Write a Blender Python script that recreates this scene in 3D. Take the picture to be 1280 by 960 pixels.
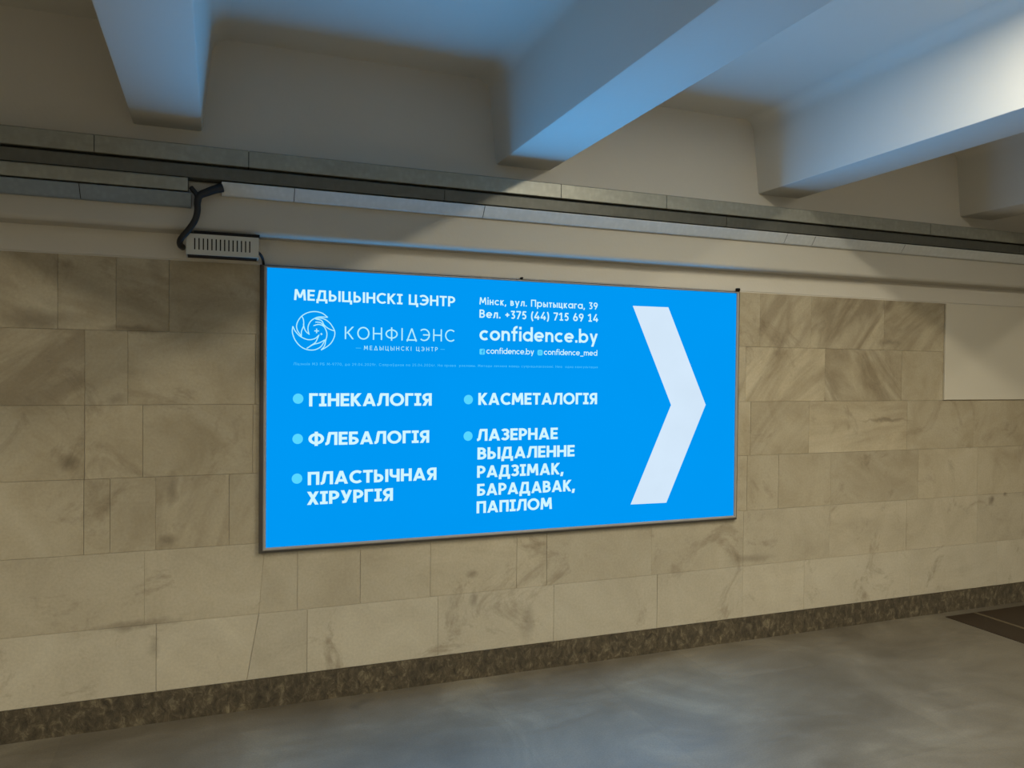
import bpy, bmesh, math, random
from mathutils import Matrix, Vector

for o in list(bpy.data.objects):
    bpy.data.objects.remove(o)
S = bpy.context.scene
COL = S.collection
PI = math.pi

# ------------------------------------------------------------------ camera
cam = bpy.data.cameras.new('camera')
cam.sensor_fit = 'HORIZONTAL'
cam.sensor_width = 36.0
cam.lens = 36.0 * 961.0 / 1280.0
cam.clip_start = 0.05
co = bpy.data.objects.new('camera', cam)
COL.objects.link(co)
R = ((0.93384084, 0.00371851, 0.35766947),
     (-0.35755651, -0.01748918, 0.93372773),
     (0.00972742, -0.99984014, -0.01500253))
co.matrix_world = Matrix(((R[0][0], -R[0][1], -R[0][2], 0.0),
                          (R[1][0], -R[1][1], -R[1][2], -3.6788),
                          (R[2][0], -R[2][1], -R[2][2], 1.55),
                          (0, 0, 0, 1)))
S.camera = co

# ------------------------------------------------------------------ world, light levels, exposure
LAMP_POWER = 47.0         # each corridor lamp, watts
LAMP_COLOR = (1.0, 0.92, 0.72)
SIGN_POWER = 42.0          # the lightbox tubes
SIGN_COLOR = (0.03, 0.42, 1.0)
WORLD = (0.50, 0.44, 0.34)
WORLD_STRENGTH = 0.0
w = bpy.data.worlds.new('world')
S.world = w
w.use_nodes = True
w.node_tree.nodes['Background'].inputs[0].default_value = (*WORLD, 1)
w.node_tree.nodes['Background'].inputs[1].default_value = WORLD_STRENGTH
S.view_settings.view_transform = 'Standard'
S.view_settings.look = 'None'
S.view_settings.gamma = 1.0
S.view_settings.use_curve_mapping = False
S.view_settings.exposure = 0.0


# ------------------------------------------------------------------ helpers
def lin(r, g, b):
    f = lambda c: (c / 255 / 12.92) if c / 255 <= 0.04045 else ((c / 255 + 0.055) / 1.055) ** 2.4
    return (f(r), f(g), f(b), 1.0)


def link(name, me, mat=None, parent=None, loc=None):
    o = bpy.data.objects.new(name, me)
    COL.objects.link(o)
    if mat is not None:
        me.materials.append(mat)
    if parent is not None:
        o.parent = parent
    if loc is not None:
        o.location = loc
    return o


def obj(name, bm, mat, parent=None, smooth=False):
    bmesh.ops.recalc_face_normals(bm, faces=bm.faces[:])
    me = bpy.data.meshes.new(name)
    bm.to_mesh(me)
    bm.free()
    if smooth:
        for p in me.polygons:
            p.use_smooth = True
    return link(name, me, mat, parent)


def thing(name, label, cat, group=None):
    o = bpy.data.objects.new(name, None)
    o.empty_display_size = 0.1
    COL.objects.link(o)
    return tag(o, label, cat, group)


def tag(o, label, cat, group=None):
    o['label'] = label
    o['category'] = cat
    if group:
        o['group'] = group
    return o


def struct(o):
    o['kind'] = 'structure'
    return o


def box(bm, x0, x1, y0, y1, z0, z1, bev=0.0, seg=2):
    r = bmesh.ops.create_cube(bm, size=1.0)
    vs = r['verts']
    for v in vs:
        v.co = Vector((x0 if v.co.x < 0 else x1, y0 if v.co.y < 0 else y1, z0 if v.co.z < 0 else z1))
    if bev > 0:
        es = list({e for v in vs for e in v.link_edges})
        bmesh.ops.bevel(bm, geom=es, offset=bev, segments=seg, affect='EDGES', profile=0.5)


def prism_x(bm, prof, x0, x1):
    """closed (y,z) profile swept along x"""
    a = [bm.verts.new((x0, y, z)) for y, z in prof]
    b = [bm.verts.new((x1, y, z)) for y, z in prof]
    n = len(prof)
    for i in range(n):
        j = (i + 1) % n
        bm.faces.new((a[i], a[j], b[j], b[i]))
    bm.faces.new(a[::-1])
    bm.faces.new(b)


def prism_y(bm, prof, y0, y1):
    """closed (x,z) profile swept along y"""
    a = [bm.verts.new((x, y0, z)) for x, z in prof]
    b = [bm.verts.new((x, y1, z)) for x, z in prof]
    n = len(prof)
    for i in range(n):
        j = (i + 1) % n
        bm.faces.new((a[i], a[j], b[j], b[i]))
    bm.faces.new(a[::-1])
    bm.faces.new(b)


def tube(bm, pts, rad, seg=10):
    """round tube along points; rad is a number or one per point"""
    pts = [Vector(p) for p in pts]
    rs = rad if isinstance(rad, (list, tuple)) else [rad] * len(pts)
    rings = []
    for i, p in enumerate(pts):
        d = (pts[min(i + 1, len(pts) - 1)] - pts[max(i - 1, 0)]).normalized()
        u = d.cross(Vector((0, 1, 0.01)))
        if u.length < 1e-4:
            u = d.cross(Vector((1, 0, 0)))
        u.normalize()
        v = d.cross(u).normalized()
        rings.append([bm.verts.new(p + (u * math.cos(2 * PI * k / seg) + v * math.sin(2 * PI * k / seg)) * rs[i])
                      for k in range(seg)])
    for a, b in zip(rings, rings[1:]):
        for k in range(seg):
            bm.faces.new((a[k], a[(k + 1) % seg], b[(k + 1) % seg], b[k]))
    bm.faces.new(rings[0][::-1])
    bm.faces.new(rings[-1])


def spline(pts, n=8):
    """Catmull-Rom through the points"""
    P = [Vector(p) for p in pts]
    P = [P[0] * 2 - P[1]] + P + [P[-1] * 2 - P[-2]]
    out = []
    for i in range(1, len(P) - 2):
        for k in range(n):
            t = k / n
            a, b, c, d = P[i - 1], P[i], P[i + 1], P[i + 2]
            out.append(0.5 * ((2 * b) + (c - a) * t + (2 * a - 5 * b + 4 * c - d) * t * t
                              + (3 * b - a - 3 * c + d) * t ** 3))
    out.append(P[-2])
    return out


# ------------------------------------------------------------------ materials
class N:
    def __init__(s, name):
        s.m = bpy.data.materials.new(name)
        s.m.use_nodes = True
        s.t = s.m.node_tree
        s.b = s.t.nodes['Principled BSDF']

    def n(s, kind, **kw):
        d = s.t.nodes.new(kind)
        for k, v in kw.items():
            if k.startswith('i_'):
                d.inputs[k[2:].replace('_', ' ')].default_value = v
            else:
                setattr(d, k, v)
        return d

    def l(s, a, b):
        s.t.links.new(a, b)

    def mix(s, fac, a, b, mode='MIX'):
        d = s.n('ShaderNodeMix', data_type='RGBA', blend_type=mode)
        for k, v in ((0, fac), (6, a), (7, b)):
            if isinstance(v, bpy.types.NodeSocket):
                s.l(v, d.inputs[k])
            else:
                d.inputs[k].default_value = v
        return d.outputs[2]

    def math(s, op, a, b=None, clamp=False):
        d = s.n('ShaderNodeMath', operation=op, use_clamp=clamp)
        for k, v in ((0, a), (1, b)):
            if v is None:
                continue
            if isinstance(v, bpy.types.NodeSocket):
                s.l(v, d.inputs[k])
            else:
                d.inputs[k].default_value = v
        return d.outputs[0]

    def ramp(s, v, stops):
        d = s.n('ShaderNodeValToRGB')
        e = d.color_ramp.elements
        while len(e) < len(stops):
            e.new(0.5)
        for k, (p, c) in enumerate(stops):
            e[k].position = p
            e[k].color = c if len(c) == 4 else (*c, 1)
        s.l(v, d.inputs[0])
        return d.outputs[0]

    def noise(s, vec, scale, detail=3.0, rough=0.5, dist=0.0):
        d = s.n('ShaderNodeTexNoise')
        d.inputs['Scale'].default_value = scale
        d.inputs['Detail'].default_value = detail
        d.inputs['Roughness'].default_value = rough
        d.inputs['Distortion'].default_value = dist
        if vec is not None:
            s.l(vec, d.inputs['Vector'])
        return d.outputs['Fac']

    def pos(s, scale=(1, 1, 1), rot=(0, 0, 0)):
        g = s.n('ShaderNodeNewGeometry')
        mp = s.n('ShaderNodeMapping')
        mp.inputs['Scale'].default_value = scale
        mp.inputs['Rotation'].default_value = rot
        s.l(g.outputs['Position'], mp.inputs['Vector'])
        return mp.outputs['Vector']

    def bump(s, h, strength, dist=0.01):
        d = s.n('ShaderNodeBump')
        d.inputs['Strength'].default_value = strength
        d.inputs['Distance'].default_value = dist
        s.l(h, d.inputs['Height'])
        s.l(d.outputs[0], s.b.inputs['Normal'])

    def col(s, c):
        if isinstance(c, bpy.types.NodeSocket):
            s.l(c, s.b.inputs['Base Color'])
        else:
            s.b.inputs['Base Color'].default_value = c

    def set(s, rough=None, metal=None, spec=None):
        if rough is not None:
            s.b.inputs['Roughness'].default_value = rough
        if metal is not None:
            s.b.inputs['Metallic'].default_value = metal
        if spec is not None:
            s.b.inputs['Specular IOR Level'].default_value = spec


def g(v):
    return (v, v, v, 1)


def mat_plaster(name, c, var=0.08, rough=0.75, bump=0.25):
    k = N(name)
    p = k.pos()
    a = k.noise(p, 1.7, 4)
    b = k.noise(p, 60, 2)
    lo = tuple(x * (1 - var) for x in c[:3]) + (1,)
    hi = tuple(min(1, x * (1 + var)) for x in c[:3]) + (1,)
    k.col(k.mix(a, lo, hi))
    k.set(rough, 0, 0.3)
    k.bump(b, bump, 0.002)
    return k.m


MARKS = [(-.33, 1.722, .16, .025, .55), (-.66, 1.755, .22, .05, .35), (3.94, 1.272, .24, .016, .5), (4.885, .722, .035, .04, .6),
         (5.02, .748, .030, .018, .55), (-.585, 1.153, .045, .05, .45), (-.40, 1.415, .05, .03, .35), (-.205, .80, .05, .04, .5),
         (-.185, 1.02, .03, .10, .4), (1.20, .535, .035, .03, .35), (1.217, .405, .03, .05, .4), (3.94, 2.0, .07, .05, .4),
         (3.95, 1.76, .12, .03, .4), (-.33, .44, .22, .025, .4), (1.51, .25, .05, .12, .3), (-.255, .33, .03, .06, .3),
         (-.26, 1.98, .04, .06, .25), (2.92, .475, .18, .03, .3)]


def mat_tile():
    """cut limestone slabs: every slab its own tone, grain offset and veins"""
    k = N('limestone_slab')
    geo = k.n('ShaderNodeNewGeometry')
    isl = geo.outputs['Random Per Island']
    off = k.n('ShaderNodeCombineXYZ')
    k.l(k.math('MULTIPLY', isl, 37.0), off.inputs[0])
    k.l(k.math('MULTIPLY', isl, 11.3), off.inputs[1])
    k.l(k.math('MULTIPLY', isl, 23.7), off.inputs[2])
    add = k.n('ShaderNodeVectorMath', operation='ADD')
    k.l(geo.outputs['Position'], add.inputs[0])
    k.l(off.outputs[0], add.inputs[1])
    v = add.outputs[0]
    tone = k.n('ShaderNodeAttribute', attribute_name='tone').outputs['Fac']
    vein = k.n('ShaderNodeAttribute', attribute_name='vein').outputs['Fac']
    ang = k.n('ShaderNodeAttribute', attribute_name='angle').outputs['Fac']
    cloud = k.noise(v, 3.4, 6, 0.62, 0.8)
    base = k.ramp(cloud, [(0.28, lin(160, 147, 121)), (0.5, lin(176, 164, 139)), (0.75, lin(188, 178, 155))])
    pale = k.n('ShaderNodeAttribute', attribute_name='pale').outputs['Fac']
    base = k.mix(pale, base, lin(190, 186, 173))
    # veins: stretched noise turned by the slab's own angle
    rot = k.n('ShaderNodeVectorRotate', rotation_type='Y_AXIS')
    k.l(v, rot.inputs['Vector'])
    k.l(ang, rot.inputs['Angle'])
    mp = k.n('ShaderNodeMapping')
    mp.inputs['Scale'].default_value = (1.1, 1.0, 5.0)
    k.l(rot.outputs[0], mp.inputs['Vector'])
    vn = k.noise(mp.outputs[0], 1.3, 6, 0.6, 0.9)
    vmask = k.ramp(vn, [(0.38, g(0.0)), (0.5, g(0.5)), (0.64, g(1.0))])
    dark = k.mix(vmask, lin(120, 103, 78), lin(203, 190, 162))
    col = k.mix(k.math('MULTIPLY', vein, 0.48), base, dark)
    # grime near joints and small stains
    st = k.noise(geo.outputs['Position'], 3.1, 6, 0.7, 1.2)
    stm = k.ramp(st, [(0.56, g(0)), (0.72, g(1))])
    col = k.mix(k.math('MULTIPLY', stm, 0.55), col, lin(112, 96, 74))
    # dark marks and dirt streaks that sit on particular slabs
    wob = k.n('ShaderNodeTexNoise'); wob.inputs['Scale'].default_value = 14; wob.inputs['Detail'].default_value = 4
    k.l(geo.outputs['Position'], wob.inputs['Vector'])
    sub = k.n('ShaderNodeVectorMath', operation='SUBTRACT'); sub.inputs[1].default_value = (.5, .5, .5)
    k.l(wob.outputs['Color'], sub.inputs[0])
    mul = k.n('ShaderNodeVectorMath', operation='SCALE'); mul.inputs['Scale'].default_value = 0.06
    k.l(sub.outputs[0], mul.inputs[0])
    wp = k.n('ShaderNodeVectorMath', operation='ADD')
    k.l(geo.outputs['Position'], wp.inputs[0]); k.l(mul.outputs[0], wp.inputs[1])
    for mx, mz, rx, rz, st_ in MARKS:
        d1 = k.n('ShaderNodeVectorMath', operation='SUBTRACT'); d1.inputs[1].default_value = (mx, 0, mz)
        k.l(wp.outputs[0], d1.inputs[0])
        d2 = k.n('ShaderNodeVectorMath', operation='MULTIPLY'); d2.inputs[1].default_value = (1 / rx, 0, 1 / rz)
        k.l(d1.outputs[0], d2.inputs[0])
        ln = k.n('ShaderNodeVectorMath', operation='LENGTH'); k.l(d2.outputs[0], ln.inputs[0])
        mk = k.ramp(ln.outputs['Value'], [(0.25, g(1)), (1.0, g(0))])
        col = k.mix(k.math('MULTIPLY', mk, st_), col, lin(84, 70, 52))
    fine = k.noise(geo.outputs['Position'], 85, 3, 0.6)
    col = k.mix(0.10, col, k.ramp(fine, [(0.3, g(0.1)), (0.7, g(0.75))]), 'OVERLAY')
    tn = k.n('ShaderNodeCombineColor')
    for i in range(3):
        k.l(tone, tn.inputs[i])
    col = k.mix(1.0, col, tn.outputs[0], 'MULTIPLY')
    k.col(col)
    k.set(0.55, 0, 0.35)
    k.bump(k.math('ADD', k.noise(geo.outputs['Position'], 7, 5), k.math('MULTIPLY', fine, 0.25)), 0.25, 0.006)
    return k.m


def mat_skirting():
    k = N('rough_dark_granite')
    p = k.pos((1, 1, 0.45))
    a = k.noise(k.pos((1, 1, 0.7)), 30, 7, 0.72, 0.6)
    b = k.noise(k.pos((1, 1, 0.6)), 9, 5, 0.7, 0.6)
    c1 = k.ramp(a, [(0.30, lin(48, 42, 33)), (0.52, lin(94, 84, 66)), (0.72, lin(150, 138, 112))])
    k.col(k.mix(k.math('MULTIPLY', k.ramp(b, [(0.35, g(0)), (0.65, g(1))]), 0.6), c1, lin(62, 56, 46)))
    k.set(0.75, 0, 0.3)
    k.bump(a, 0.8, 0.012)
    return k.m


def mat_floor():
    k = N('worn_stone_floor')
    p = k.pos()
    br = k.n('ShaderNodeTexBrick', offset=0.5)
    br.inputs['Scale'].default_value = 1.0
    br.inputs['Mortar Size'].default_value = 0.004
    br.inputs['Brick Width'].default_value = 0.9
    br.inputs['Row Height'].default_value = 0.6
    br.inputs['Color1'].default_value = g(0.42)
    br.inputs['Color2'].default_value = g(0.58)
    br.inputs['Mortar'].default_value = g(0.40)
    k.l(k.pos(rot=(0, 0, PI / 2)), br.inputs['Vector'])
    big = k.noise(p, 1.3, 5, 0.6, 0.6)
    mid = k.noise(k.pos((0.6, 1.6, 1)), 4.5, 5, 0.65, 1.0)
    fine = k.noise(p, 130, 3, 0.7)
    c = k.ramp(big, [(0.3, lin(92, 84, 70)), (0.55, lin(112, 104, 89)), (0.75, lin(136, 128, 110))])
    c = k.mix(0.40, c, k.ramp(mid, [(0.3, g(0.30)), (0.7, g(0.62))]), 'OVERLAY')
    c = k.mix(0.35, c, br.outputs['Color'], 'OVERLAY')
    sp = k.ramp(k.noise(p, 2.3, 3, 0.5), [(0.70, g(0)), (0.76, g(1))])
    c = k.mix(k.math('MULTIPLY', sp, 0.5), c, lin(60, 55, 47))
    c = k.mix(0.25, c, k.ramp(fine, [(0.3, g(0.2)), (0.7, g(0.8))]), 'OVERLAY')
    k.col(c)
    k.l(k.ramp(mid, [(0.3, g(0.42)), (0.7, g(0.62))]), k.b.inputs['Roughness'])
    k.set(spec=0.5)
    k.bump(fine, 0.15, 0.003)
    return k.m


def mat_galv(name, c, metal=0.45, rough=0.45, var=0.25):
    k = N(name)
    vo = k.n('ShaderNodeTexVoronoi')
    vo.inputs['Scale'].default_value = 45
    k.l(k.pos((1, 1, 0.6)), vo.inputs['Vector'])
    a = k.noise(k.pos((1.2, 1, 3)), 7, 5, 0.65, 0.5)
    lo = tuple(x * (1 - var) for x in c[:3]) + (1,)
    hi = tuple(min(1, x * (1 + var)) for x in c[:3]) + (1,)
    cc = k.mix(a, lo, hi)
    cc = k.mix(0.16, cc, k.ramp(vo.outputs['Distance'], [(0.0, g(0.72)), (0.6, g(0.30))]), 'OVERLAY')
    k.col(cc)
    k.set(rough, metal, 0.5)
    k.bump(a, 0.08, 0.004)
    return k.m


def mat_plain(name, c, rough=0.5, metal=0.0, var=0.06, scale=20):
    k = N(name)
    a = k.noise(k.pos(), scale, 3)
    lo = tuple(x * (1 - var) for x in c[:3]) + (1,)
    hi = tuple(min(1, x * (1 + var)) for x in c[:3]) + (1,)
    k.col(k.mix(a, lo, hi))
    k.set(rough, metal, 0.4)
    return k.m


def mat_glow(name, c, strength=1.0, var=0.03, scale=2.0):
    """backlit film"""
    k = N(name)
    k.col((0, 0, 0, 1))
    k.set(0.8, 0, 0.0)
    a = k.noise(k.pos(), scale, 3)
    lo = tuple(x * (1 - var) for x in c[:3]) + (1,)
    hi = tuple(x * (1 + var) for x in c[:3]) + (1,)
    k.l(k.mix(a, lo, hi), k.b.inputs['Emission Color'])
    k.b.inputs['Emission Strength'].default_value = strength
    return k.m


PLASTER = mat_plaster('painted_plaster', lin(204, 198, 186), 0.05)
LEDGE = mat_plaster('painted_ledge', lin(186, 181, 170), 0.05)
CEIL = mat_plaster('painted_concrete', lin(214, 211, 203), 0.04)
FARWALL = mat_plaster('far_wall_paint', lin(222, 218, 205), 0.05)
TILE = mat_tile()
SKIRT = mat_skirting()
FLOOR = mat_floor()
GALV = mat_galv('galvanised_steel', lin(150, 149, 138))
GALV_DARK = mat_galv('dull_galvanised_steel', lin(92, 92, 85))
GALV_NEW = mat_galv('bright_galvanised_steel', lin(204, 206, 204), 0.12, 0.35, 0.10)
GALV_BLUE_LIT = mat_galv('blue_lit_galvanised_steel', lin(138, 150, 160), 0.25, 0.4, 0.10)  # blue glow of the sign put into the steel colour
SEAM = mat_plain('dark_gap', lin(24, 23, 22), 0.9)
CABLE = mat_plain('black_cable_sheath', lin(26, 26, 28), 0.5)
FRAME = mat_plain('brushed_grey_frame', lin(164, 160, 154), 0.45, 0.1)
FRAME_SHADED = mat_plain('shaded_frame_side', lin(92, 89, 87), 0.5, 0.1)  # darker grey paints in the shade on the frame's outer flank
BOXW = mat_plain('grey_white_plastic', lin(190, 188, 178), 0.5)
PANELM = mat_plaster('pale_grey_board', lin(204, 197, 181), 0.03, 0.6, 0.1)
DARKSTONE = mat_plaster('dark_brown_stone', lin(52, 40, 27), 0.25, 0.6)
LIGHTJOINT = mat_plain('pale_joint', lin(92, 80, 60), 0.7)
BLUE = mat_glow('blue_backlit_film', lin(0, 152, 243))
WHITE = mat_glow('white_backlit_print', lin(208, 246, 255))
ARROWM = mat_glow('white_backlit_arrow', lin(212, 232, 250), 1.0, 0.05, 5)
CYAN = mat_glow('cyan_backlit_print', lin(86, 214, 255))
PALECYAN = mat_glow('pale_cyan_backlit_print', lin(176, 238, 255))
FAINT = mat_glow('faint_cyan_backlit_print', lin(70, 190, 252))

# ------------------------------------------------------------------ the setting
X0, X1, YF = -9.0, 13.0, -6.6
CEILZ, BEAMZ = 3.02, 2.60

bm = bmesh.new(); box(bm, X0, X1, YF, 0.2, -0.2, 0.0)
struct(obj('floor', bm, FLOOR))
bm = bmesh.new(); box(bm, X0 - .2, X1 + .2, YF - .2, 0.2, CEILZ, CEILZ + 0.2)
struct(obj('ceiling', bm, CEIL))

# back wall with the long rounded ledge that carries the trunking
LEDGE_Y, LEDGE_B, LEDGE_T = -0.10, 2.145, 2.3575
prof = [(0.2, 0.0), (0.0035, 0.0), (0.0035, 2.0325), (0.0, 2.0335), (0.0, CEILZ), (0.2, CEILZ)]
bm = bmesh.new(); prism_x(bm, prof, X0, X1)
struct(obj('wall_back', bm, PLASTER))
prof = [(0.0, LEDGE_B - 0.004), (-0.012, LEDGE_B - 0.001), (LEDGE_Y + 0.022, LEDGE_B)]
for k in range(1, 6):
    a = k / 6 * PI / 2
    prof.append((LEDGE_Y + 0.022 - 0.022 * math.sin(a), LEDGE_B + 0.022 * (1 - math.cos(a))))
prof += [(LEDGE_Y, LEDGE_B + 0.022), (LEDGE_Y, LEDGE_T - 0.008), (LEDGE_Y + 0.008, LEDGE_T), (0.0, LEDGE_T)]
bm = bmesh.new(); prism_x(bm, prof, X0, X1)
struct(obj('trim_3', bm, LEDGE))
bm = bmesh.new(); box(bm, X0, X1, YF - 0.2, YF, 0, CEILZ); struct(obj('wall_front', bm, FARWALL))
bm = bmesh.new(); box(bm, X0 - 0.2, X0, YF, 0.2, 0, CEILZ); struct(obj('wall_left', bm, FARWALL))
bm = bmesh.new(); box(bm, X1, X1 + 0.2, YF, 0.2, 0, CEILZ); struct(obj('wall_right', bm, FARWALL))

# ceiling beams: tapered section with a soft fillet into the ceiling
def beam(xl, xr):
    wt, rf, e = 0.045, 0.075, 0.010
    p = [(xl + e, BEAMZ), (xr - e, BEAMZ), (xr - 0.3 * e, BEAMZ + 0.3 * e), (xr, BEAMZ + e)]
    zt = CEILZ - rf
    xs = xr + wt * (zt - BEAMZ) / (CEILZ - BEAMZ)
    for k in range(9):
        a = k / 8 * PI / 2
        p.append((xs + rf * (1 - math.cos(a)), zt + rf * math.sin(a)))
    p.append((p[-1][0], CEILZ + 0.02))
    xm = xl - (xs - xr)
    q = []
    for k in range(9):
        a = k / 8 * PI / 2
        q.append((xm - rf * (1 - math.cos(a)), zt + rf * math.sin(a)))
    q = [(q[-1][0], CEILZ + 0.02)] + q[::-1] + [(xl, BEAMZ + e), (xl + 0.3 * e, BEAMZ + 0.3 * e)]
    bm = bmesh.new(); prism_y(bm, p + q, YF, 0.02)
    o = obj('ceiling_beam', bm, CEIL)
    for f in o.data.polygons:
        f.use_smooth = abs(f.normal.y) < 0.5
    m = o.modifiers.new('edges', 'EDGE_SPLIT'); m.split_angle = math.radians(40)
    return struct(o)

BEAMS = [(-0.343, -0.067), (1.312, 1.612), (2.930, 3.228), (4.547, 4.845)]
BEAMS += [(-1.96 - 1.63 * k, -1.67 - 1.63 * k) for k in range(4)] + [(6.17 + 1.63 * k, 6.46 + 1.63 * k) for k in range(4)]
for b in BEAMS:
    beam(*b)

# limestone cladding: six courses of slabs, each slab an island of one mesh
ROWS = [(2.0265, 1.713), (1.713, 1.394), (1.394, 1.080), (1.080, 0.759), (0.759, 0.436), (0.436, 0.137)]
J = [
    [-0.624, -0.406, -0.199, 0.22, 0.9, 1.5, 2.1, 2.60, 2.955, 3.332, 3.907, 4.42, 5.1],
    [-1.15, -0.524, -0.360, 0.16, 0.8, 1.4, 2.2, 2.86, 3.442, 4.061, 4.42, 5.1],
    [-1.1, -0.524, -0.301, 0.15, 0.8, 1.4, 2.2, 2.90, 3.326, 4.115, 4.705, 5.25],
    [-1.2, -0.527, -0.427, -0.250, 0.05, 0.6, 1.4, 2.2, 2.88, 3.106, 3.50, 4.218, 4.749, 5.2],
    [-0.9, -0.294, (0.205, 0.180), 0.350, 0.641, 0.987, 1.444, 1.614, 2.245, 2.859, 3.497, 4.122, 4.757, 5.3],
    [-0.85, -0.247, (0.180, 0.129), 0.396, 1.027, 1.656, 2.285, 2.86, 3.307, 4.163, 4.95],
]
VEIN = {(0, 9): (0.9, 1.0), (0, 10): (1.0, 0.9), (0, 11): (0.9, 0.6), (1, 1): (1.0, 0.62), (1, 0): (0.8, 0.6), (1, 2): (0.25, 0.8),
        (1, 8): (1.0, 0.75), (1, 9): (1.0, -0.9), (0, 1): (0.6, -0.35), (0, 2): (0.5, -0.3), (0, 0): (0.55, -0.5), (2, 8): (0.5, 0.8),
        (2, 9): (0.6, 0.05), (3, 4): (0.55, 1.3), (3, 5): (0.4, 1.3), (0, 3): (0.4, -0.25)}
TONE = {(0, 1): 1.0, (0, 2): 1.0, (0, 3): 0.98, (0, 4): 0.97, (1, 0): 1.0, (1, 1): 1.0, (2, 1): 0.97, (2, 2): 1.02,
        (1, 9): 0.95, (0, 11): 0.93, (2, 9): 1.06, (2, 10): 0.96, (3, 11): 0.91, (3, 12): 1.03, (3, 2): 0.97, (3, 5): 0.95}
bm = bmesh.new()
lt = bm.faces.layers.float.new('tone'); lv = bm.faces.layers.float.new('vein'); la = bm.faces.layers.float.new('angle'); lp = bm.faces.layers.float.new('pale')
rnd = random.Random(5)
GAP = 0.0014
for r, (zt, zb) in enumerate(ROWS):
    js = [(j, j) if not isinstance(j, tuple) else j for j in J[r]]
    x = js[0][0]
    pre = []
    while x > X0 + 0.5:
        x -= rnd.uniform(0.45, 0.8)
        pre.append((max(x, X0 + .01), max(x, X0 + .01)))
    x = js[-1][0]
    post = []
    while x < X1 - 0.5:
        x += rnd.uniform(0.45, 0.8)
        post.append((min(x, X1 - .01), min(x, X1 - .01)))
    allj = pre[::-1] + js + post
    base = len(pre)
    for i in range(len(allj) - 1):
        (at, ab), (bt, bb) = allj[i], allj[i + 1]
        key = (r, i + 1 - base)
        tone = TONE.get(key, rnd.uniform(0.93, 1.03)) * (1.08 if r == 5 else (1.0 if r == 4 else 0.97))
        vein, ang = VEIN.get(key, (rnd.choice([0.05, 0.12, 0.22]), rnd.uniform(-1.2, 1.2)))
        if r >= 4:
            vein = min(vein, 0.22)
        yf = rnd.uniform(-0.0008, 0.0)
        gj = GAP * rnd.choice([0.05, 0.15, 0.3, 0.8])
        c = 0.0007
        zt2, zb2 = zt - GAP * 0.35, zb + GAP * 0.35
        outer = [(at + gj, zt2), (bt - gj, zt2), (bb - gj, zb2), (ab + gj, zb2)]
        inner = [(at + gj + c, zt2 - c), (bt - gj - c, zt2 - c), (bb - gj - c, zb2 + c), (ab + gj + c, zb2 + c)]
        B = [bm.verts.new((px, 0.0045, pz)) for px, pz in outer]
        M = [bm.verts.new((px, yf + 0.001, pz)) for px, pz in outer]
        F = [bm.verts.new((px, yf, pz)) for px, pz in inner]
        fs = [bm.faces.new(F)]
        for k in range(4):
            k2 = (k + 1) % 4
            fs.append(bm.faces.new((M[k], M[k2], F[k2], F[k])))
            fs.append(bm.faces.new((B[k], B[k2], M[k2], M[k])))
        for f in fs:
            f[lt] = tone; f[lv] = vein; f[la] = ang; f[lp] = (0.0, 0.0, 0.0, 0.08, 0.25, 0.42)[r]
struct(obj('wall_cladding', bm, TILE))

# rough granite skirting with a chipped lower edge
bm = bmesh.new()
rnd = random.Random(9)
n = 260
top, botm, back = [], [], []
for i in range(n + 1):
    x = X0 + 0.02 + (X1 - X0 - 0.04) * i / n
    top.append(bm.verts.new((x, -0.001, 0.135)))
    botm.append(bm.verts.new((x, -0.004 - rnd.uniform(0, 0.004), -0.02)))
    back.append(bm.verts.new((x, 0.006, 0.135)))
for i in range(n):
    bm.faces.new((top[i], top[i + 1], botm[i + 1], botm[i]))
    bm.faces.new((back[i], back[i + 1], top[i + 1], top[i]))
struct(obj('baseboard_back', bm, SKIRT))

# darker stone floor beyond the right end, with its pale joint
bm = bmesh.new(); box(bm, 4.39, 4.635, -6.5, -0.075, -0.01, 0.003); box(bm, 4.665, 5.15, -6.5, -0.075, -0.01, 0.003)
struct(obj('trim_1', bm, DARKSTONE))
bm = bmesh.new(); box(bm, 4.635, 4.665, -6.5, -0.075, -0.01, 0.0035)
struct(obj('trim_2', bm, LIGHTJOINT))

# ------------------------------------------------------------------ ceiling lamps of the passage (some added out of view for ambient fill)
LAMPM = mat_glow('lamp_diffuser', (LAMP_COLOR[0], LAMP_COLOR[1], LAMP_COLOR[2], 1), 2.0)
HOUS = mat_plain('white_lamp_housing', lin(220, 220, 214), 0.5)

def lamp(x, y, label, k=1.0):
    t = thing('ceiling_lamp', label, 'lamp', 'lamps along the passage ceiling')
    t.location = (x, y, CEILZ)
    bm = bmesh.new()
    prism_y(bm, [(-0.08, 0.0), (0.08, 0.0), (0.065, -0.035), (-0.065, -0.035)], -0.63, 0.63)
    obj('housing', bm, HOUS, t)
    bm = bmesh.new()
    prism_y(bm, [(-0.05 * math.cos(k / 8 * PI), -0.035 - 0.02 * math.sin(k / 8 * PI)) for k in range(9)], -0.6, 0.6)
    obj('diffuser', bm, LAMPM, t)
    L = bpy.data.lights.new('lamp_tube', 'AREA')
    L.shape = 'RECTANGLE'; L.size = 0.10; L.size_y = 1.2
    L.energy = LAMP_POWER * k; L.color = LAMP_COLOR
    lo = bpy.data.objects.new('lamp_tube', L); COL.objects.link(lo)
    lo.parent = t; lo.location = (0, 0, -0.058)
    return t

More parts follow.
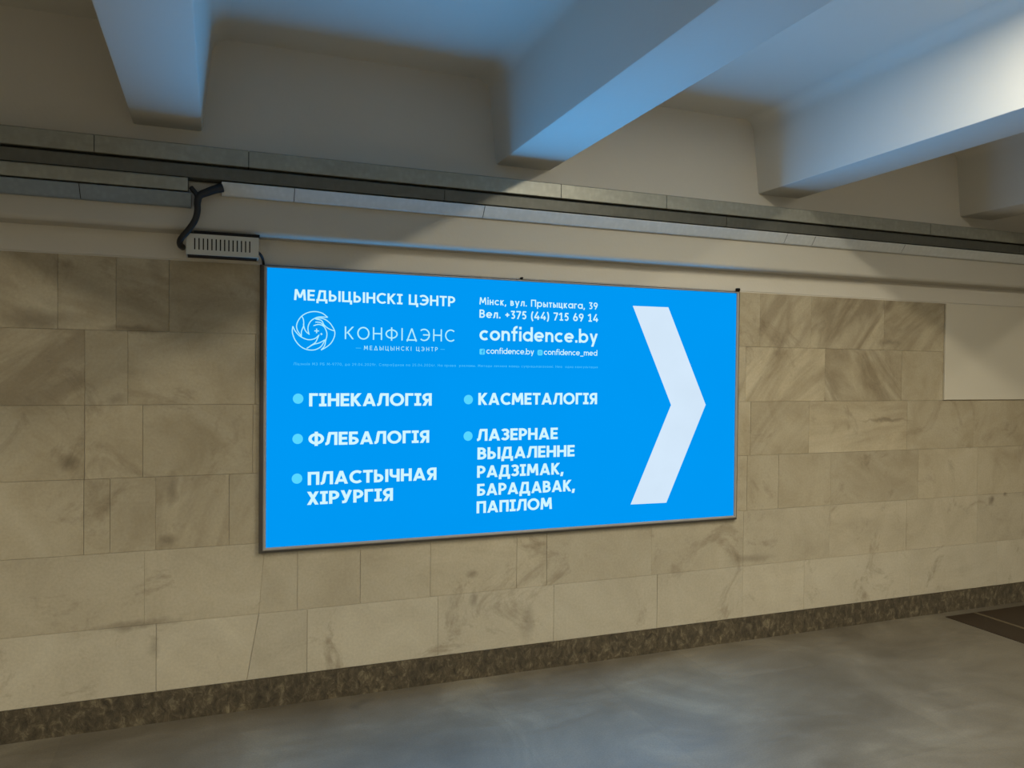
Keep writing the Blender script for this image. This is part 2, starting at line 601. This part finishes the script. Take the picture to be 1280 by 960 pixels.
for lx, ly, k_, lab in ((2.25, -2.38, 1.15, 'ceiling lamp in the bay over the white arrow, nearest the sign'),
                    (2.25, -5.0, 1.0, 'added fill lamp in the bay over the white arrow, on the far side of the passage'),  # second-row lamp, added for ambient bounce
                    (3.89, -3.5, 1.4, 'ceiling lamp one bay right of the white arrow'),
                    (-2.64, -2.45, 1.0, 'ceiling lamp two bays left of the blue sign, nearest the wall'),
                    (-2.64, -5.0, 1.0, 'added fill lamp two bays left of the blue sign, on the far side of the passage'),  # unseen second-row lamp, added for ambient at the left
                    (-4.27, -3.5, 1.0, 'added fill lamp three bays left of the blue sign'),  # extra lamp, added to raise the light on the left wall
                    (7.15, -3.5, 1.0, 'ceiling lamp far along the passage to the right')):
    lamp(lx, ly, lab, k_)

# ------------------------------------------------------------------ stroke lettering (cap height 1, stroke weight w)
def arc(cx, cy, rx, ry, a0, a1, n=None):
    n = n or max(4, int(abs(a1 - a0) / 11))
    return [(cx + rx * math.cos(math.radians(a0 + (a1 - a0) * k / n)),
             cy + ry * math.sin(math.radians(a0 + (a1 - a0) * k / n))) for k in range(n + 1)]


def glyph(ch, w, thin=False):
    """strokes and width; a stroke is ('P', points) or ('D', x0,y0,x1,y1) cut level at both ends"""
    h = w / 2
    t, b = 1 - h, h
    P = lambda *a: ('P', list(a))
    A = lambda pts: ('P', pts)
    D = lambda *a: ('D',) + a
    V = lambda x, y0=0, y1=1: P((x, y0), (x, y1))
    Hh = lambda x0, x1, y: P((x0, y), (x1, y))
    hs = h * 1.15
    X = 0.72                                    # x-height
    small = 'нквлытцгзмпчьэядожю'
    if ch in small and ch not in 'о':
        s, wd = glyph(ch.upper(), w / X, thin)
        sc = lambda q: (q[0] * X, q[1] * X)
        out = []
        for st in s:
            if st[0] == 'P':
                out.append(('P', [sc(q) for q in st[1]], w))
            else:
                out.append(('D', st[1] * X, st[2] * X, st[3] * X, st[4] * X, w))
        return out, wd * X
    if ch == ' ': return [], 0.30
    if ch == 'А':
        W = 0.86
        return [D(hs, 0, W / 2, 1), D(W - hs, 0, W / 2, 1), Hh(W * .20, W * .80, 0.27)], W
    if ch == 'Б':
        W = 0.62; y = 0.60
        return [V(h), Hh(0, W * .9, t), A([(h, y - h)] + arc(W - h - .27, (y) / 2, .27, y / 2 - h, 90, -90) + [(h, b)])], W
    if ch == 'В':
        W = 0.64; y = 0.53
        return [V(h), A([(h, t)] + arc(W - h - .27, (1 + y) / 2 - h / 2, .22, (1 - y) / 2 - h / 2, 90, -90) + [(h, y)]),
                A([(h, y)] + arc(W - h - .27, y / 2 + h / 2, .27, y / 2 - h / 2, 90, -90) + [(h, b)])], W
    if ch == 'Г': return [V(h), Hh(0, 0.54, t)], 0.54
    if ch == 'Д':
        W = 0.86
        if thin:
            return [D(.10, 0.05, W / 2, 1), D(W - .10, 0.05, W / 2, 1), Hh(0.02, W - .02, b), V(0.02 + h, -.07, .06), V(W - .02 - h, -.07, .06)], W
        return [D(.16, w, .30, 1), Hh(.24, W - .12, t), V(W - .12 - h, 0, 1), Hh(0, W, b), V(h, -.2, w), V(W - h, -.2, w)], W
    if ch == 'Е': return [V(h), Hh(0, .56, t), Hh(0, .52, .5), Hh(0, .56, b)], 0.57
    if ch == 'З':
        W = 0.60; y = .53
        return [A(arc(.27, (1 + y) / 2 - h / 2, .22, (1 - y) / 2 - h / 2, 150, -90) + [(.2, y)]),
                A([(.2, y)] + arc(.27, y / 2 + h / 2, W - h - .27, y / 2 - h / 2, 90, -150))], W
    if ch == 'І':
        if thin: return [V(h + .03)], w + .06
        W = 0.46
        return [V(W / 2), Hh(0, W, t), Hh(0, W, b)], W
    if ch == 'К':
        W = 0.68
        return [V(h), D(.16, .46, W - hs, 1), D(.24, .52, W - hs, 0)], W
    if ch == 'Л':
        W = 0.76
        return [A([(0, b), (.07, b), (.14, b + .05), (.17, .2), (.27, t)]), Hh(.20, W, t), V(W - h)], W
    if ch == 'М':
        W = 0.92
        return [D(hs * .9, 0, .16, 1), D(W - hs * .9, 0, W - .16, 1), D(.17, 1, W / 2, .22), D(W - .17, 1, W / 2, .22)], W
    if ch == 'Н': return [V(h), V(.72 - h), Hh(0, .72, .5)], 0.72
    if ch == 'О':
        W = 0.94
        return [A(arc(W / 2, .5, W / 2 - h, .5 - h + .01, 0, 360, 36))], W
    if ch == 'П': return [V(h), V(.70 - h), Hh(0, .70, t)], 0.70
    if ch in 'РP':
        W = 0.62; y = .42
        return [V(h), A([(h, t)] + arc(W - h - .26, (t + y) / 2, .26, (t - y) / 2, 90, -90) + [(h, y)])], W
    if ch == 'С':
        W = 0.78
        return [A(arc(.47, .5, .47 - h, .5 - h + .01, 48, 312, 26))], W
    if ch == 'Т': return [V(.31), Hh(0, .62, t)], 0.62
    if ch == 'У':
        W = 0.70
        return [D(hs, 1, W * .5, .34), A([(W - h, 1), (W * .46, .2), (W * .40, b + .02), (W * .3, b), (W * .14, b)])], W
    if ch == 'Ф':
        W = 0.96
        return [V(W / 2, -.04, 1.04), A(arc(W / 2, .5, W / 2 - h, .33, 0, 360, 32))], W
    if ch == 'Х': return [D(hs, 0, .70 - hs, 1), D(hs, 1, .70 - hs, 0)], 0.70
    if ch == 'Ц': return [V(h), V(.68 - h), Hh(0, .80, b), V(.80 - h, -.2, w)], 0.80
    if ch == 'Ч': return [A([(h, 1), (h, .62)] + arc(h + .2, .62, .2, .2, 180, 270) + [(.66, .42)]), V(.66 - h)], 0.66
    if ch == 'Ы':
        y = .56; W = .92
        return [V(h), A([(h, y)] + arc(.60 - h - .24, (y + b) / 2, .24, (y - b) / 2, 90, -90) + [(h, b)]), V(W - h)], W
    if ch == 'Ь':
        y = .56
        return [V(h), A([(h, y)] + arc(.58 - h - .24, (y + b) / 2, .24, (y - b) / 2, 90, -90) + [(h, b)])], 0.58
    if ch == 'Э':
        W = 0.78
        return [A(arc(W - .47, .5, .47 - h, .5 - h + .01, 132, -132, 26)), Hh(.22, W - h, .5)], W
    if ch == 'Я':
        W = 0.64; y = .44
        return [V(W - h), A([(W - h, t)] + arc(h + .25, (t + y) / 2, .25, (t - y) / 2, 90, 270) + [(W - h, y)]), D(hs, 0, .34, y)], W
    if ch == 'Ю': return [V(h), Hh(0, .3, .5), A(arc(.7, .5, .38, .5 - h, 0, 360, 30))], 1.1
    if ch == 'Ж': return [V(.45), D(hs, 0, .38, .52), D(hs, 1, .38, .48), D(.9 - hs, 0, .52, .52), D(.9 - hs, 1, .52, .48)], 0.9
    # lower case
    r = X / 2
    if ch in 'оo': return [A(arc(r, r, r - h, r - h, 0, 360, 28))], X
    if ch in 'сc': return [A(arc(r, r, r - h, r - h, 48, 312, 20))], X * .86
    if ch in 'еe': return [A(arc(r, r, r - h, r - h, 0, 318, 22)), Hh(h, X - h * .6, r)], X
    if ch in 'аa': return [A(arc(r, r, r - h, r - h, 0, 360, 28)), V(X - h, 0, X)], X
    if ch in 'рp': return [A(arc(r, r, r - h, r - h, 0, 360, 28)), V(h, -.27, X)], X
    if ch == 'd': return [A(arc(r, r, r - h, r - h, 0, 360, 28)), V(X - h, 0, 1.05)], X
    if ch == 'b': return [A(arc(r, r, r - h, r - h, 0, 360, 28)), V(h, 0, 1.05)], X
    if ch in 'уy': return [D(hs, X, .32, .04), D(.64 - hs, X, .22, -.27)], .64
    if ch == 'ў': return [D(hs, X, .32, .04), D(.64 - hs, X, .22, -.27), A(arc(.32, 1.0, .14, .1, 190, 350))], .64
    if ch in 'іi':
        return [V(h, 0, X), P((h, X + .14), (h, X + .14 + w * 1.15))], w
    if ch == 'n': return [V(h, 0, X), A([(h, X * .55)] + arc(.30, X - h - .24 + .0, .30 - h, .24, 180, 0) + [(.60 - h, 0)])], .60
    if ch == 'm':
        return [V(h, 0, X), A([(h, X * .55)] + arc(.27, X - h - .21, .27 - h, .21, 180, 0) + [(.54 - h, 0)]),
                A([(.54 - h, X * .55)] + arc(.81 - w, X - h - .21, .27 - h, .21, 180, 0) + [(1.08 - h - w, 0)])], 1.08 - w
    if ch == 'f': return [A([(.12 + h, 0), (.12 + h, .82)] + arc(.32 + h, .82, .2, .2, 180, 80)), Hh(0, .44, X - h)], .46
    # figures
    if ch == '0': return [A(arc(.33, .5, .33 - h, .5 - h, 0, 360, 30))], .66
    if ch == '1': return [V(.32), A([(.32, t), (.22, t - .02), (.04, .74)]), Hh(.1, .54, b)], .56
    if ch == '2': return [A(arc(.28, .70, .28 - h, .30 - h, 160, -30) + [(h * 1.4, b)]), Hh(.02, .56, b)], .58
    if ch == '3':
        return [Hh(.04, .5, t), A([(.48, t), (.26, .60)] + arc(.27, .30, .27 - h, .30 - h, 90, -140))], .56
    if ch == '4': return [A([(.42, 1), (h, .30), (h, .27)]), Hh(0, .64, .26), V(.47, 0, .52)], .66
    if ch == '5':
        return [Hh(.12, .52, t), A([(.16, t), (.12, .56), (.26, .62)] + arc(.27, .32, .27 - h, .32 - h, 85, -145))], .56
    if ch == '6': return [A(arc(.30, .32, .30 - h, .32 - h, 0, 360, 28)), A([(h, .36), (h + .06, .56), (.36, 1)])], .60
    if ch == '7': return [Hh(0, .54, t), A([(.50, t), (.16, 0)])], .54
    if ch == '8': return [A(arc(.29, .27, .29 - h, .27 - h, 0, 360, 28)), A(arc(.29, .75, .25 - h, .25 - h, 0, 360, 28))], .58
    if ch == '9': return [A(arc(.30, .68, .30 - h, .32 - h, 0, 360, 28)), A([(.60 - h, .64), (.54 - h, .44), (.24, 0)])], .60
    # signs
    if ch == '+': return [Hh(.02, .50, .46), V(.26, .22, .70)], .52
    if ch == '(': return [A(arc(.42, .42, .42 - h, .72, 125, 235, 14))], .26
    if ch == ')': return [A(arc(-.16, .42, .42 - h, .72, 55, -55, 14))], .26
    if ch == '.': return [P((h * 1.1, 0), (h * 1.1, w * 1.1))], w * 1.1
    if ch == ',': return [D(h * 1.0 + .03, w, h * 1.0 - .04, -.16)], w * 1.1
    if ch == '-': return [Hh(.0, .34, .40)], .34
    if ch == '_': return [Hh(0, .60, -.12)], .60
    return [], 0.3


def add_stroke(bm, pts, w, f, y):
    """flat ribbon of width w along pts, placed by f(x,z) at depth y"""
    pts = [Vector(p) for p in pts]
    q = [pts[0]]
    for p in pts[1:]:
        if (p - q[-1]).length > 1e-5:
            q.append(p)
    closed = (q[0] - q[-1]).length < 1e-4 and len(q) > 3
    if closed:
        q = q[:-1]
    n = len(q)
    Lv, Rv = [], []
    for i in range(n):
        if closed:
            a, b, c = q[i - 1], q[i], q[(i + 1) % n]
        else:
            a, b, c = q[max(i - 1, 0)], q[i], q[min(i + 1, n - 1)]
        d1 = (b - a).normalized() if (b - a).length > 0 else (c - b).normalized()
        d2 = (c - b).normalized() if (c - b).length > 0 else d1
        n1 = Vector((-d1.y, d1.x)); n2 = Vector((-d2.y, d2.x))
        m = n1 + n2
        m = m.normalized() if m.length > 1e-4 else n1
        k = (w / 2) / max(0.45, m.dot(n1))
        u, v = b + m * k, b - m * k
        Lv.append(bm.verts.new((*f(u.x, u.y)[:1], y, f(u.x, u.y)[1])))
        Rv.append(bm.verts.new((*f(v.x, v.y)[:1], y, f(v.x, v.y)[1])))
    rng = range(n) if closed else range(n - 1)
    for i in rng:
        j = (i + 1) % n
        bm.faces.new((Lv[i], Rv[i], Rv[j], Lv[j]))


TXT_Y = -0.0306
def lettering(text, x0, x1, z, cap, w, mat, parent, thin=False, space=0.075, label=None, z1=None, name='lettering'):
    if ' ' in text:                              # one part per word, laid out along the same line
        adv = lambda t_: sum(glyph(c, w, thin)[1] for c in t_) + space * (len(t_) - 1)
        tot = adv(text)
        k = (x1 - x0) / tot
        zz = z if z1 is None else z1
        p = 0
        for wd_ in text.split(' '):
            a = adv(text[:p]) + space if p else 0.0
            b = a + adv(wd_)
            o = lettering(wd_, x0 + a * k, x0 + b * k, z + (zz - z) * a / tot, cap, w, mat, parent, thin, space, label,
                          z + (zz - z) * b / tot, name)
            label = None
            p += len(wd_) + 1
        return o
    gl = [glyph(c, w, thin) for c in text]
    total = sum(x[1] for x in gl) + space * (len(text) - 1)
    sx = (x1 - x0) / total
    bm = bmesh.new()
    cur = 0.0
    dz = (z1 - z) if z1 is not None else 0.0
    for (strokes, wd) in gl:
        def f(px, pz, cur=cur):
            X_ = x0 + (cur + px) * sx
            return (X_, z + pz * cap + dz * (X_ - x0) / (x1 - x0))
        for st in strokes:
            if st[0] == 'P':
                add_stroke(bm, st[1], st[2] if len(st) > 2 else w, f, TXT_Y)
            else:
                _, ax, ay, bx, by = st[:5]
                ww = st[5] if len(st) > 5 else w
                dx, dy = bx - ax, by - ay
                hw = ww * math.hypot(dx, dy) / abs(dy) / 2
                vs = []
                for px, pz in ((ax - hw, ay), (ax + hw, ay), (bx + hw, by), (bx - hw, by)):
                    X_, Z_ = f(px, pz)
                    vs.append(bm.verts.new((X_, TXT_Y, Z_)))
                bm.faces.new(vs)
        cur += wd + space
    me = bpy.data.meshes.new(name)
    for fc in bm.faces:
        fc.normal_update()
        if fc.normal.y > 0:
            fc.normal_flip()
    bm.to_mesh(me); bm.free()
    o = link(name, me, mat, parent)
    if label:
        o['label'] = label
    return o


def flat(name, pts, mat, parent, y=TXT_Y, label=None):
    bm = bmesh.new()
    vs = [bm.verts.new((x, y, z)) for x, z in pts]
    f = bm.faces.new(vs); f.normal_update()
    if f.normal.y > 0:
        f.normal_flip()
    me = bpy.data.meshes.new(name); bm.to_mesh(me); bm.free()
    o = link(name, me, mat, parent)
    if label:
        o['label'] = label
    return o


# ------------------------------------------------------------------ the lightbox sign
sign = thing('lightbox_sign', 'large glowing blue lightbox sign with white lettering and a big white arrow', 'sign')
SX0, SX1, SZ0, SZ1 = 0.207, 2.765, 0.742, 2.014
# frame: sloped outer flank, rounded ridge, small inner lip
def ring_mesh(name, prof, mat, label=None):
    bm = bmesh.new()
    rings = []
    for o_, y in prof:
        rings.append([bm.verts.new((SX0 - o_, y, SZ0 - o_)), bm.verts.new((SX1 + o_ * 1.15, y, SZ0 - o_)),
                      bm.verts.new((SX1 + o_ * 1.15, y, SZ1 + o_ * .5)), bm.verts.new((SX0 - o_, y, SZ1 + o_ * .5))])
    for a, b in zip(rings, rings[1:]):
        for k in range(4):
            bm.faces.new((a[k], a[(k + 1) % 4], b[(k + 1) % 4], b[k]))
    o = obj(name, bm, mat, sign)
    if label:
        o['label'] = label

ring_mesh('frame', [(0.013, -0.0355), (0.009, -0.0385), (0.004, -0.0385), (0.0, -0.034), (-0.001, -0.028)], FRAME, 'light grey metal frame lip')
ring_mesh('frame_side', [(0.029, 0.0), (0.027, -0.016), (0.022, -0.027), (0.013, -0.0355)], FRAME_SHADED, 'dark outer flank of the frame, shade painted in')
bm = bmesh.new(); box(bm, SX0 - 0.004, SX1 + 0.004, -0.030, -0.002, SZ0 - 0.004, SZ1 + 0.004)
obj('panel', bm, BLUE, sign)['label'] = 'glowing blue panel'
SL = bpy.data.lights.new('backlight', 'AREA')
SL.shape = 'RECTANGLE'; SL.size = SX1 - SX0; SL.size_y = SZ1 - SZ0
SL.energy = SIGN_POWER; SL.color = SIGN_COLOR
slo = bpy.data.objects.new('backlight', SL); COL.objects.link(slo)
slo.location = ((SX0 + SX1) / 2, -0.0395, (SZ0 + SZ1) / 2)
slo.rotation_euler = (-PI / 2, 0, 0)
slo.parent = sign

WB = 0.20
def T(*a, **k):
    return lettering(*a, WHITE, sign, **k)

T('МЕДЫЦЫНСКІ ЦЭНТР', .325, 1.093, 1.872, .050, .175, space=.11, label='white bold heading')
lettering('КОНФІДЭНС', .556, 1.091, 1.699, .059, .105, PALECYAN, sign, thin=True, space=.26, label='thin pale name lettering')
lettering('МЕДЫЦЫНСКІ ЦЭНТР', .646, 1.006, 1.650, .020, .13, PALECYAN, sign, thin=True, space=.42, label='tiny pale line under the name')
lettering('-', .608, .632, 1.650, .020, .08, CYAN, sign, name='dash'); lettering('-', 1.020, 1.042, 1.652, .020, .08, CYAN, sign, name='dash')
lettering('Ліцэнзія МЗ РБ М-9770, да 29.04.2029г. Сапраўдная па 25.04.2024г. На правах рэкламы. Метады лячэння маюць супрацьпаказанні. Неабходна кансультацыя',
          .324, 1.883, 1.574, .0125, .14, FAINT, sign, z1=1.577, space=.2, label='hair-thin faint licence line')
T('Мінск, вул. Прытыцкага, 39', 1.219, 1.879, 1.888, .036, .15, space=.14, label='white address line')
T('Вел. +375 (44) 715 69 14', 1.220, 1.883, 1.822, .041, .16, space=.13, label='white telephone line')
T('confidence.by', 1.221, 1.882, 1.7095, .070, .165, space=.10, label='white bold web address')
T('confidence.by', 1.258, 1.517, 1.643, .029, .14, label='small white page address')
T('confidence_med', 1.572, 1.880, 1.643, .029, .14, label='small white account name')
T('ГІНЕКАЛОГІЯ', .395, .978, 1.384, .061, WB)
T('ФЛЕБАЛОГІЯ', .393, .967, 1.203, .061, WB)
T('ПЛАСТЫЧНАЯ', .391, 1.005, 1.0195, .061, WB)
T('ХІРУРГІЯ', .388, .790, .928, .061, WB)
T('КАСМЕТАЛОГІЯ', 1.218, 1.882, 1.386, .060, WB)
T('ЛАЗЕРНАЕ', 1.213, 1.656, 1.2055, .060, WB)
T('ВЫДАЛЕННЕ', 1.216, 1.754, 1.1125, .060, WB)
T('РАДЗІМАК,', 1.215, 1.690, 1.021, .060, WB)
T('БАРАДАВАК,', 1.216, 1.757, .930, .060, WB)
T('ПАПІЛОМ', 1.214, 1.627, .8425, .060, WB)
for i, (bx, bz) in enumerate([(.346, 1.420), (.345, 1.235), (.343, 1.052), (1.166, 1.413), (1.166, 1.231)]):
    rr = .0235
    flat('bullet', [(bx + rr * math.cos(2 * PI * k / 28), bz + rr * math.sin(2 * PI * k / 28)) for k in range(28)], CYAN, sign,
         label='cyan bullet dot' if i == 0 else None)
flat('arrow', [(2.091, 1.916), (2.314, 1.917), (2.566, 1.379), (2.317, .839), (2.092, .841), (2.339, 1.379)], ARROWM, sign,
     label='big white chevron arrow')

# round emblem of swirling leaves, traced as outlines (unit = its radius)
E_ = [
    [(283, 98), (245, 70), (195, 60), (145, 70), (105, 95), (80, 130), (70, 165), (78, 200), (103, 235), (104, 200), (118, 160), (116, 120), (105, 95)],
    [(116, 148), (123, 180), (135, 203), (155, 220), (148, 190), (150, 160), (165, 130), (190, 110), (225, 97), (283, 98)],
    [(198, 112), (245, 106), (290, 130), (318, 165), (333, 200), (328, 240), (305, 282), (272, 310), (238, 330)],
    [(198, 112), (240, 122), (258, 152), (290, 178), (328, 192)],
    [(185, 160), (222, 150), (256, 163), (274, 195), (278, 225), (270, 262), (262, 300), (238, 330)],
    [(198, 134), (236, 138), (262, 168)],
    [(45, 168), (42, 210), (60, 262), (95, 305), (140, 328), (190, 330), (230, 312), (250, 288), (264, 258), (225, 280), (185, 292), (140, 320)],
    [(45, 168), (64, 205), (100, 240), (150, 259), (195, 250), (222, 226), (212, 252), (198, 278), (165, 302)],
]
EC, ER = (.416, 1.734), .0965
bm = bmesh.new()
fe = lambda px, pz: (EC[0] + px * ER, EC[1] + pz * ER)
def unit(p):
    return ((p[0] - 190) / 147, -(p[1] - 195) / 147)
def smooth2(pts):
    out = []
    P_ = [pts[0]] + pts + [pts[-1]]
    for i in range(1, len(P_) - 2):
        a, b, c, d = [Vector(unit(p)) for p in P_[i - 1:i + 3]]
        if (c - b).angle(b - a, 0) > 1.2: a = b
        if (d - c).angle(c - b, 0) > 1.2: d = c
        for k in range(5):
            t = k / 5
            out.append(tuple(0.5 * ((2 * b) + (c - a) * t + (2 * a - 5 * b + 4 * c - d) * t * t + (3 * b - a - 3 * c + d) * t ** 3)))
    out.append(unit(pts[-1]))
    return out
for s_ in E_:
    add_stroke(bm, smooth2(s_), .047, fe, TXT_Y)
for (sx_, sy_, sr) in ((207, 196, 16), (240, 217, 7)):
    c_ = unit((sx_, sy_)); q = sr / 147
    add_stroke(bm, [(c_[0] - q, c_[1]), (c_[0] + q, c_[1])], .05 if sr > 10 else .04, fe, TXT_Y)
    add_stroke(bm, [(c_[0], c_[1] - q), (c_[0], c_[1] + q)], .05 if sr > 10 else .04, fe, TXT_Y)
me = bpy.data.meshes.new('emblem'); bm.to_mesh(me); bm.free()
link('emblem', me, PALECYAN, sign)['label'] = 'round emblem of swirling pale outlines'

# two little page icons
def rrect(x0, x1, z0, z1, r):
    pts = []
    for cx, cz, a0 in ((x1 - r, z1 - r, 0), (x0 + r, z1 - r, 90), (x0 + r, z0 + r, 180), (x1 - r, z0 + r, 270)):
        pts += [(cx + r * math.cos(math.radians(a0 + k * 18)), cz + r * math.sin(math.radians(a0 + k * 18))) for k in range(6)]
    return pts
ic = flat('icon', rrect(1.222, 1.250, 1.638, 1.667, .006), CYAN, sign, label='cyan rounded square icon with a letter f')
bm = bmesh.new()
fi = lambda px, pz: (1.229 + px * .022, 1.640 + pz * .022)
add_stroke(bm, [(.38, 0), (.38, .75), (.5, .95), (.72, .95)], .17, fi, TXT_Y - .0004)
add_stroke(bm, [(.1, .58), (.68, .58)], .15, fi, TXT_Y - .0004)
me = bpy.data.meshes.new('icon_letter'); bm.to_mesh(me); bm.free()
link('icon_letter', me, BLUE, ic)
ic = flat('icon', rrect(1.536, 1.565, 1.639, 1.668, .008), CYAN, sign, label='cyan rounded square camera icon')
bm = bmesh.new()
fi = lambda px, pz: (1.5505 + px * .0145, 1.6535 + pz * .0145)
add_stroke(bm, arc(0, 0, .36, .36, 0, 360, 20), .12, fi, TXT_Y - .0004)
me = bpy.data.meshes.new('icon_ring'); bm.to_mesh(me); bm.free()
link('icon_ring', me, BLUE, ic)

# dark little fixing clips along the sign's upper edge
for x, s_, lab in ((1.452, .0045, 'small dark fixing clip above the middle of the blue sign'),
                   (2.787, .008, 'small dark fixing clip above the right corner of the blue sign')):
    bm = bmesh.new()
    box(bm, x - s_, x + s_, -0.022, 0.0, 2.028, 2.028 + 2.2 * s_, 0.0015)
    box(bm, x - s_ * .5, x + s_ * .5, -0.030, -0.021, 2.028 + .6 * s_, 2.028 + 1.5 * s_, 0.001)
    tag(obj('fixing_clip', bm, SEAM), lab, 'clip', 'fixing clips over the sign')

# ------------------------------------------------------------------ metal trunking on the ledge
def trunk(name, label, x0, x1, prof, joints, mat, gap=0.0016, seam=SEAM):
    """one run of trunking: a channel body and its lid lengths, butted at the joints"""
    t = thing(name, label, 'cable trunking', 'cable trunking along the wall')
    ymin = min(p[0] for p in prof)
    cy = sum(p[0] for p in prof) / len(prof); cz = sum(p[1] for p in prof) / len(prof)
    bm = bmesh.new()
    prism_x(bm, [(cy + (y - cy) * .93, cz + (z - cz) * .90) for y, z in prof], x0 + .001, x1 - .001)
    obj('channel', bm, seam, t)
    xs = [x0] + sorted(joints) + [x1]
    for a, b in zip(xs, xs[1:]):
        bm = bmesh.new()
        prism_x(bm, prof, a + gap, b - gap)
        bmesh.ops.bevel(bm, geom=[e for e in bm.edges if abs((e.verts[0].co - e.verts[1].co).x) > .01], offset=.002, segments=1, affect='EDGES')
        obj('cover', bm, mat, t)
    return t

TX0, TX1 = -6.0, 10.5
trunk('cable_trunking', 'topmost long galvanised metal cable trunking under the ceiling beams', TX0, TX1,
      [(-.02, 2.424), (-.160, 2.424), (-.160, 2.494), (-.150, 2.498), (-.02, 2.498)],
      [-4.4, -2.6, -0.469, 0.122, 1.602, 2.213, 4.1, 5.3, 7.2], GALV)
trunk('cable_trunking', 'dull middle cable trunking between two brighter metal runs', TX0, TX1,
      [(-.02, 2.360), (-.150, 2.360), (-.154, 2.412), (-.148, 2.4165), (-.02, 2.4165)],
      [-3.8, -1.9, 1.0, 2.6, 4.9, 6.9], GALV_DARK)
trunk('cable_trunking', 'narrow bright lower trunking right of the black cable', 0.012, TX1,
      [(-.1005, 2.301), (-.117, 2.301), (-.123, 2.305), (-.155, 2.352), (-.148, 2.3555), (-.1005, 2.3555)],
      [0.315, 1.202, 3.016, 3.217, 3.904, 5.6, 7.5], GALV_NEW)
trunk('cable_trunking', 'galvanised trunking left of the black cable, just above the lowest slanted strip', TX0, -0.118,
      [(-.1005, 2.2985), (-.170, 2.2985), (-.170, 2.350), (-.165, 2.355), (-.1005, 2.355)],
      [-3.1], GALV)
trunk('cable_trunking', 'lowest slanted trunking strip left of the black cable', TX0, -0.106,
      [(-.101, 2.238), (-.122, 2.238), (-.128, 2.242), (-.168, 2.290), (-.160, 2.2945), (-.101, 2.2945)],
      [-2.3, -0.522], GALV_BLUE_LIT)

# thick black cable loop dropping out of the trunking gap
cab = thing('power_cable', 'thick black cable hanging from the trunking gap to the vented box', 'cable')
bm = bmesh.new()
pts = spline([(.016, -.135, 2.332), (-.010, -.140, 2.322), (-.045, -.150, 2.303), (-.074, -.155, 2.285), (-.082, -.156, 2.255),
              (-.082, -.155, 2.220), (-.092, -.153, 2.180), (-.117, -.152, 2.138), (-.143, -.140, 2.106), (-.152, -.118, 2.090),
              (-.150, -.085, 2.080), (-.146, -.045, 2.082), (-.146, -.008, 2.084)], 6)
rad = [.020 - .007 * min(1, k / 28) for k in range(len(pts))]
tube(bm, pts, rad, 12)
obj('sheath', bm, CABLE, cab, True)
bm = bmesh.new()
tube(bm, spline([(-.108, -.150, 2.318), (-.098, -.154, 2.305), (-.086, -.157, 2.288), (-.080, -.157, 2.262)], 5), .010, 10)
obj('cable_tail', bm, CABLE, cab, True)

# vented power box tucked under the ledge
pb = thing('vented_box', 'small pale vented box under the ledge at the sign\'s upper left corner', 'box')
bx0, bx1, bz0, bz1, byf = -.127, .166, 2.040, 2.131, -.130
bm = bmesh.new()
box(bm, bx0 + .004, bx1 - .004, byf + .012, 0.0, bz0 + .002, bz1 + .004)
obj('housing', bm, mat_plain('dark_box_back', lin(34, 28, 22), .9), pb)
nsl, s0, s1, sw = 14, -.093, .129, .0052
slots = [s0 + (s1 - s0) * k / (nsl - 1) for k in range(nsl)]
bm = bmesh.new()
yA, yB = byf, byf + .010
za, zb_ = 2.061, 2.111
xs = [bx0]
for s_ in slots:
    xs += [s_ - sw / 2, s_ + sw / 2]
xs.append(bx1)
# front plate cut by upright slots, with folded edges
box(bm, bx0, bx1, yA, yB, bz0, za); box(bm, bx0, bx1, yA, yB, zb_, bz1 - .003)
for k in range(0, len(xs) - 1, 2):
    box(bm, xs[k], xs[k + 1], yA, yB, za, zb_)
box(bm, bx0, bx0 + .004, yB, -.002, bz0, bz1 - .003); box(bm, bx1 - .004, bx1, yB, -.002, bz0, bz1 - .003)
obj('vent_cover', bm, BOXW, pb)['label'] = 'pale front plate with a row of upright slots'
bm = bmesh.new(); box(bm, bx0 + .03, bx1 + .004, byf - .002, -.1005, bz1 - .002, bz1 + .010)
obj('lid_edge', bm, SEAM, pb)
# thin lead from the box to the sign
bm = bmesh.new()
tube(bm, spline([(.163, -.07, 2.075), (.176, -.062, 2.066), (.187, -.045, 2.050), (.190, -.030, 2.038), (.193, -.016, 2.026)], 5), .006, 8)
tag(obj('thin_cable', bm, CABLE, None, True), 'short thin dark lead from the vented box down to the sign', 'cable')

# blank pale board set over the top courses at the right
bm = bmesh.new(); box(bm, 4.420, 5.62, -.014, -.001, 1.399, 2.024, .002)
tag(obj('blank_board', bm, PANELM), 'blank pale grey board on the tiled wall at the right edge', 'board')
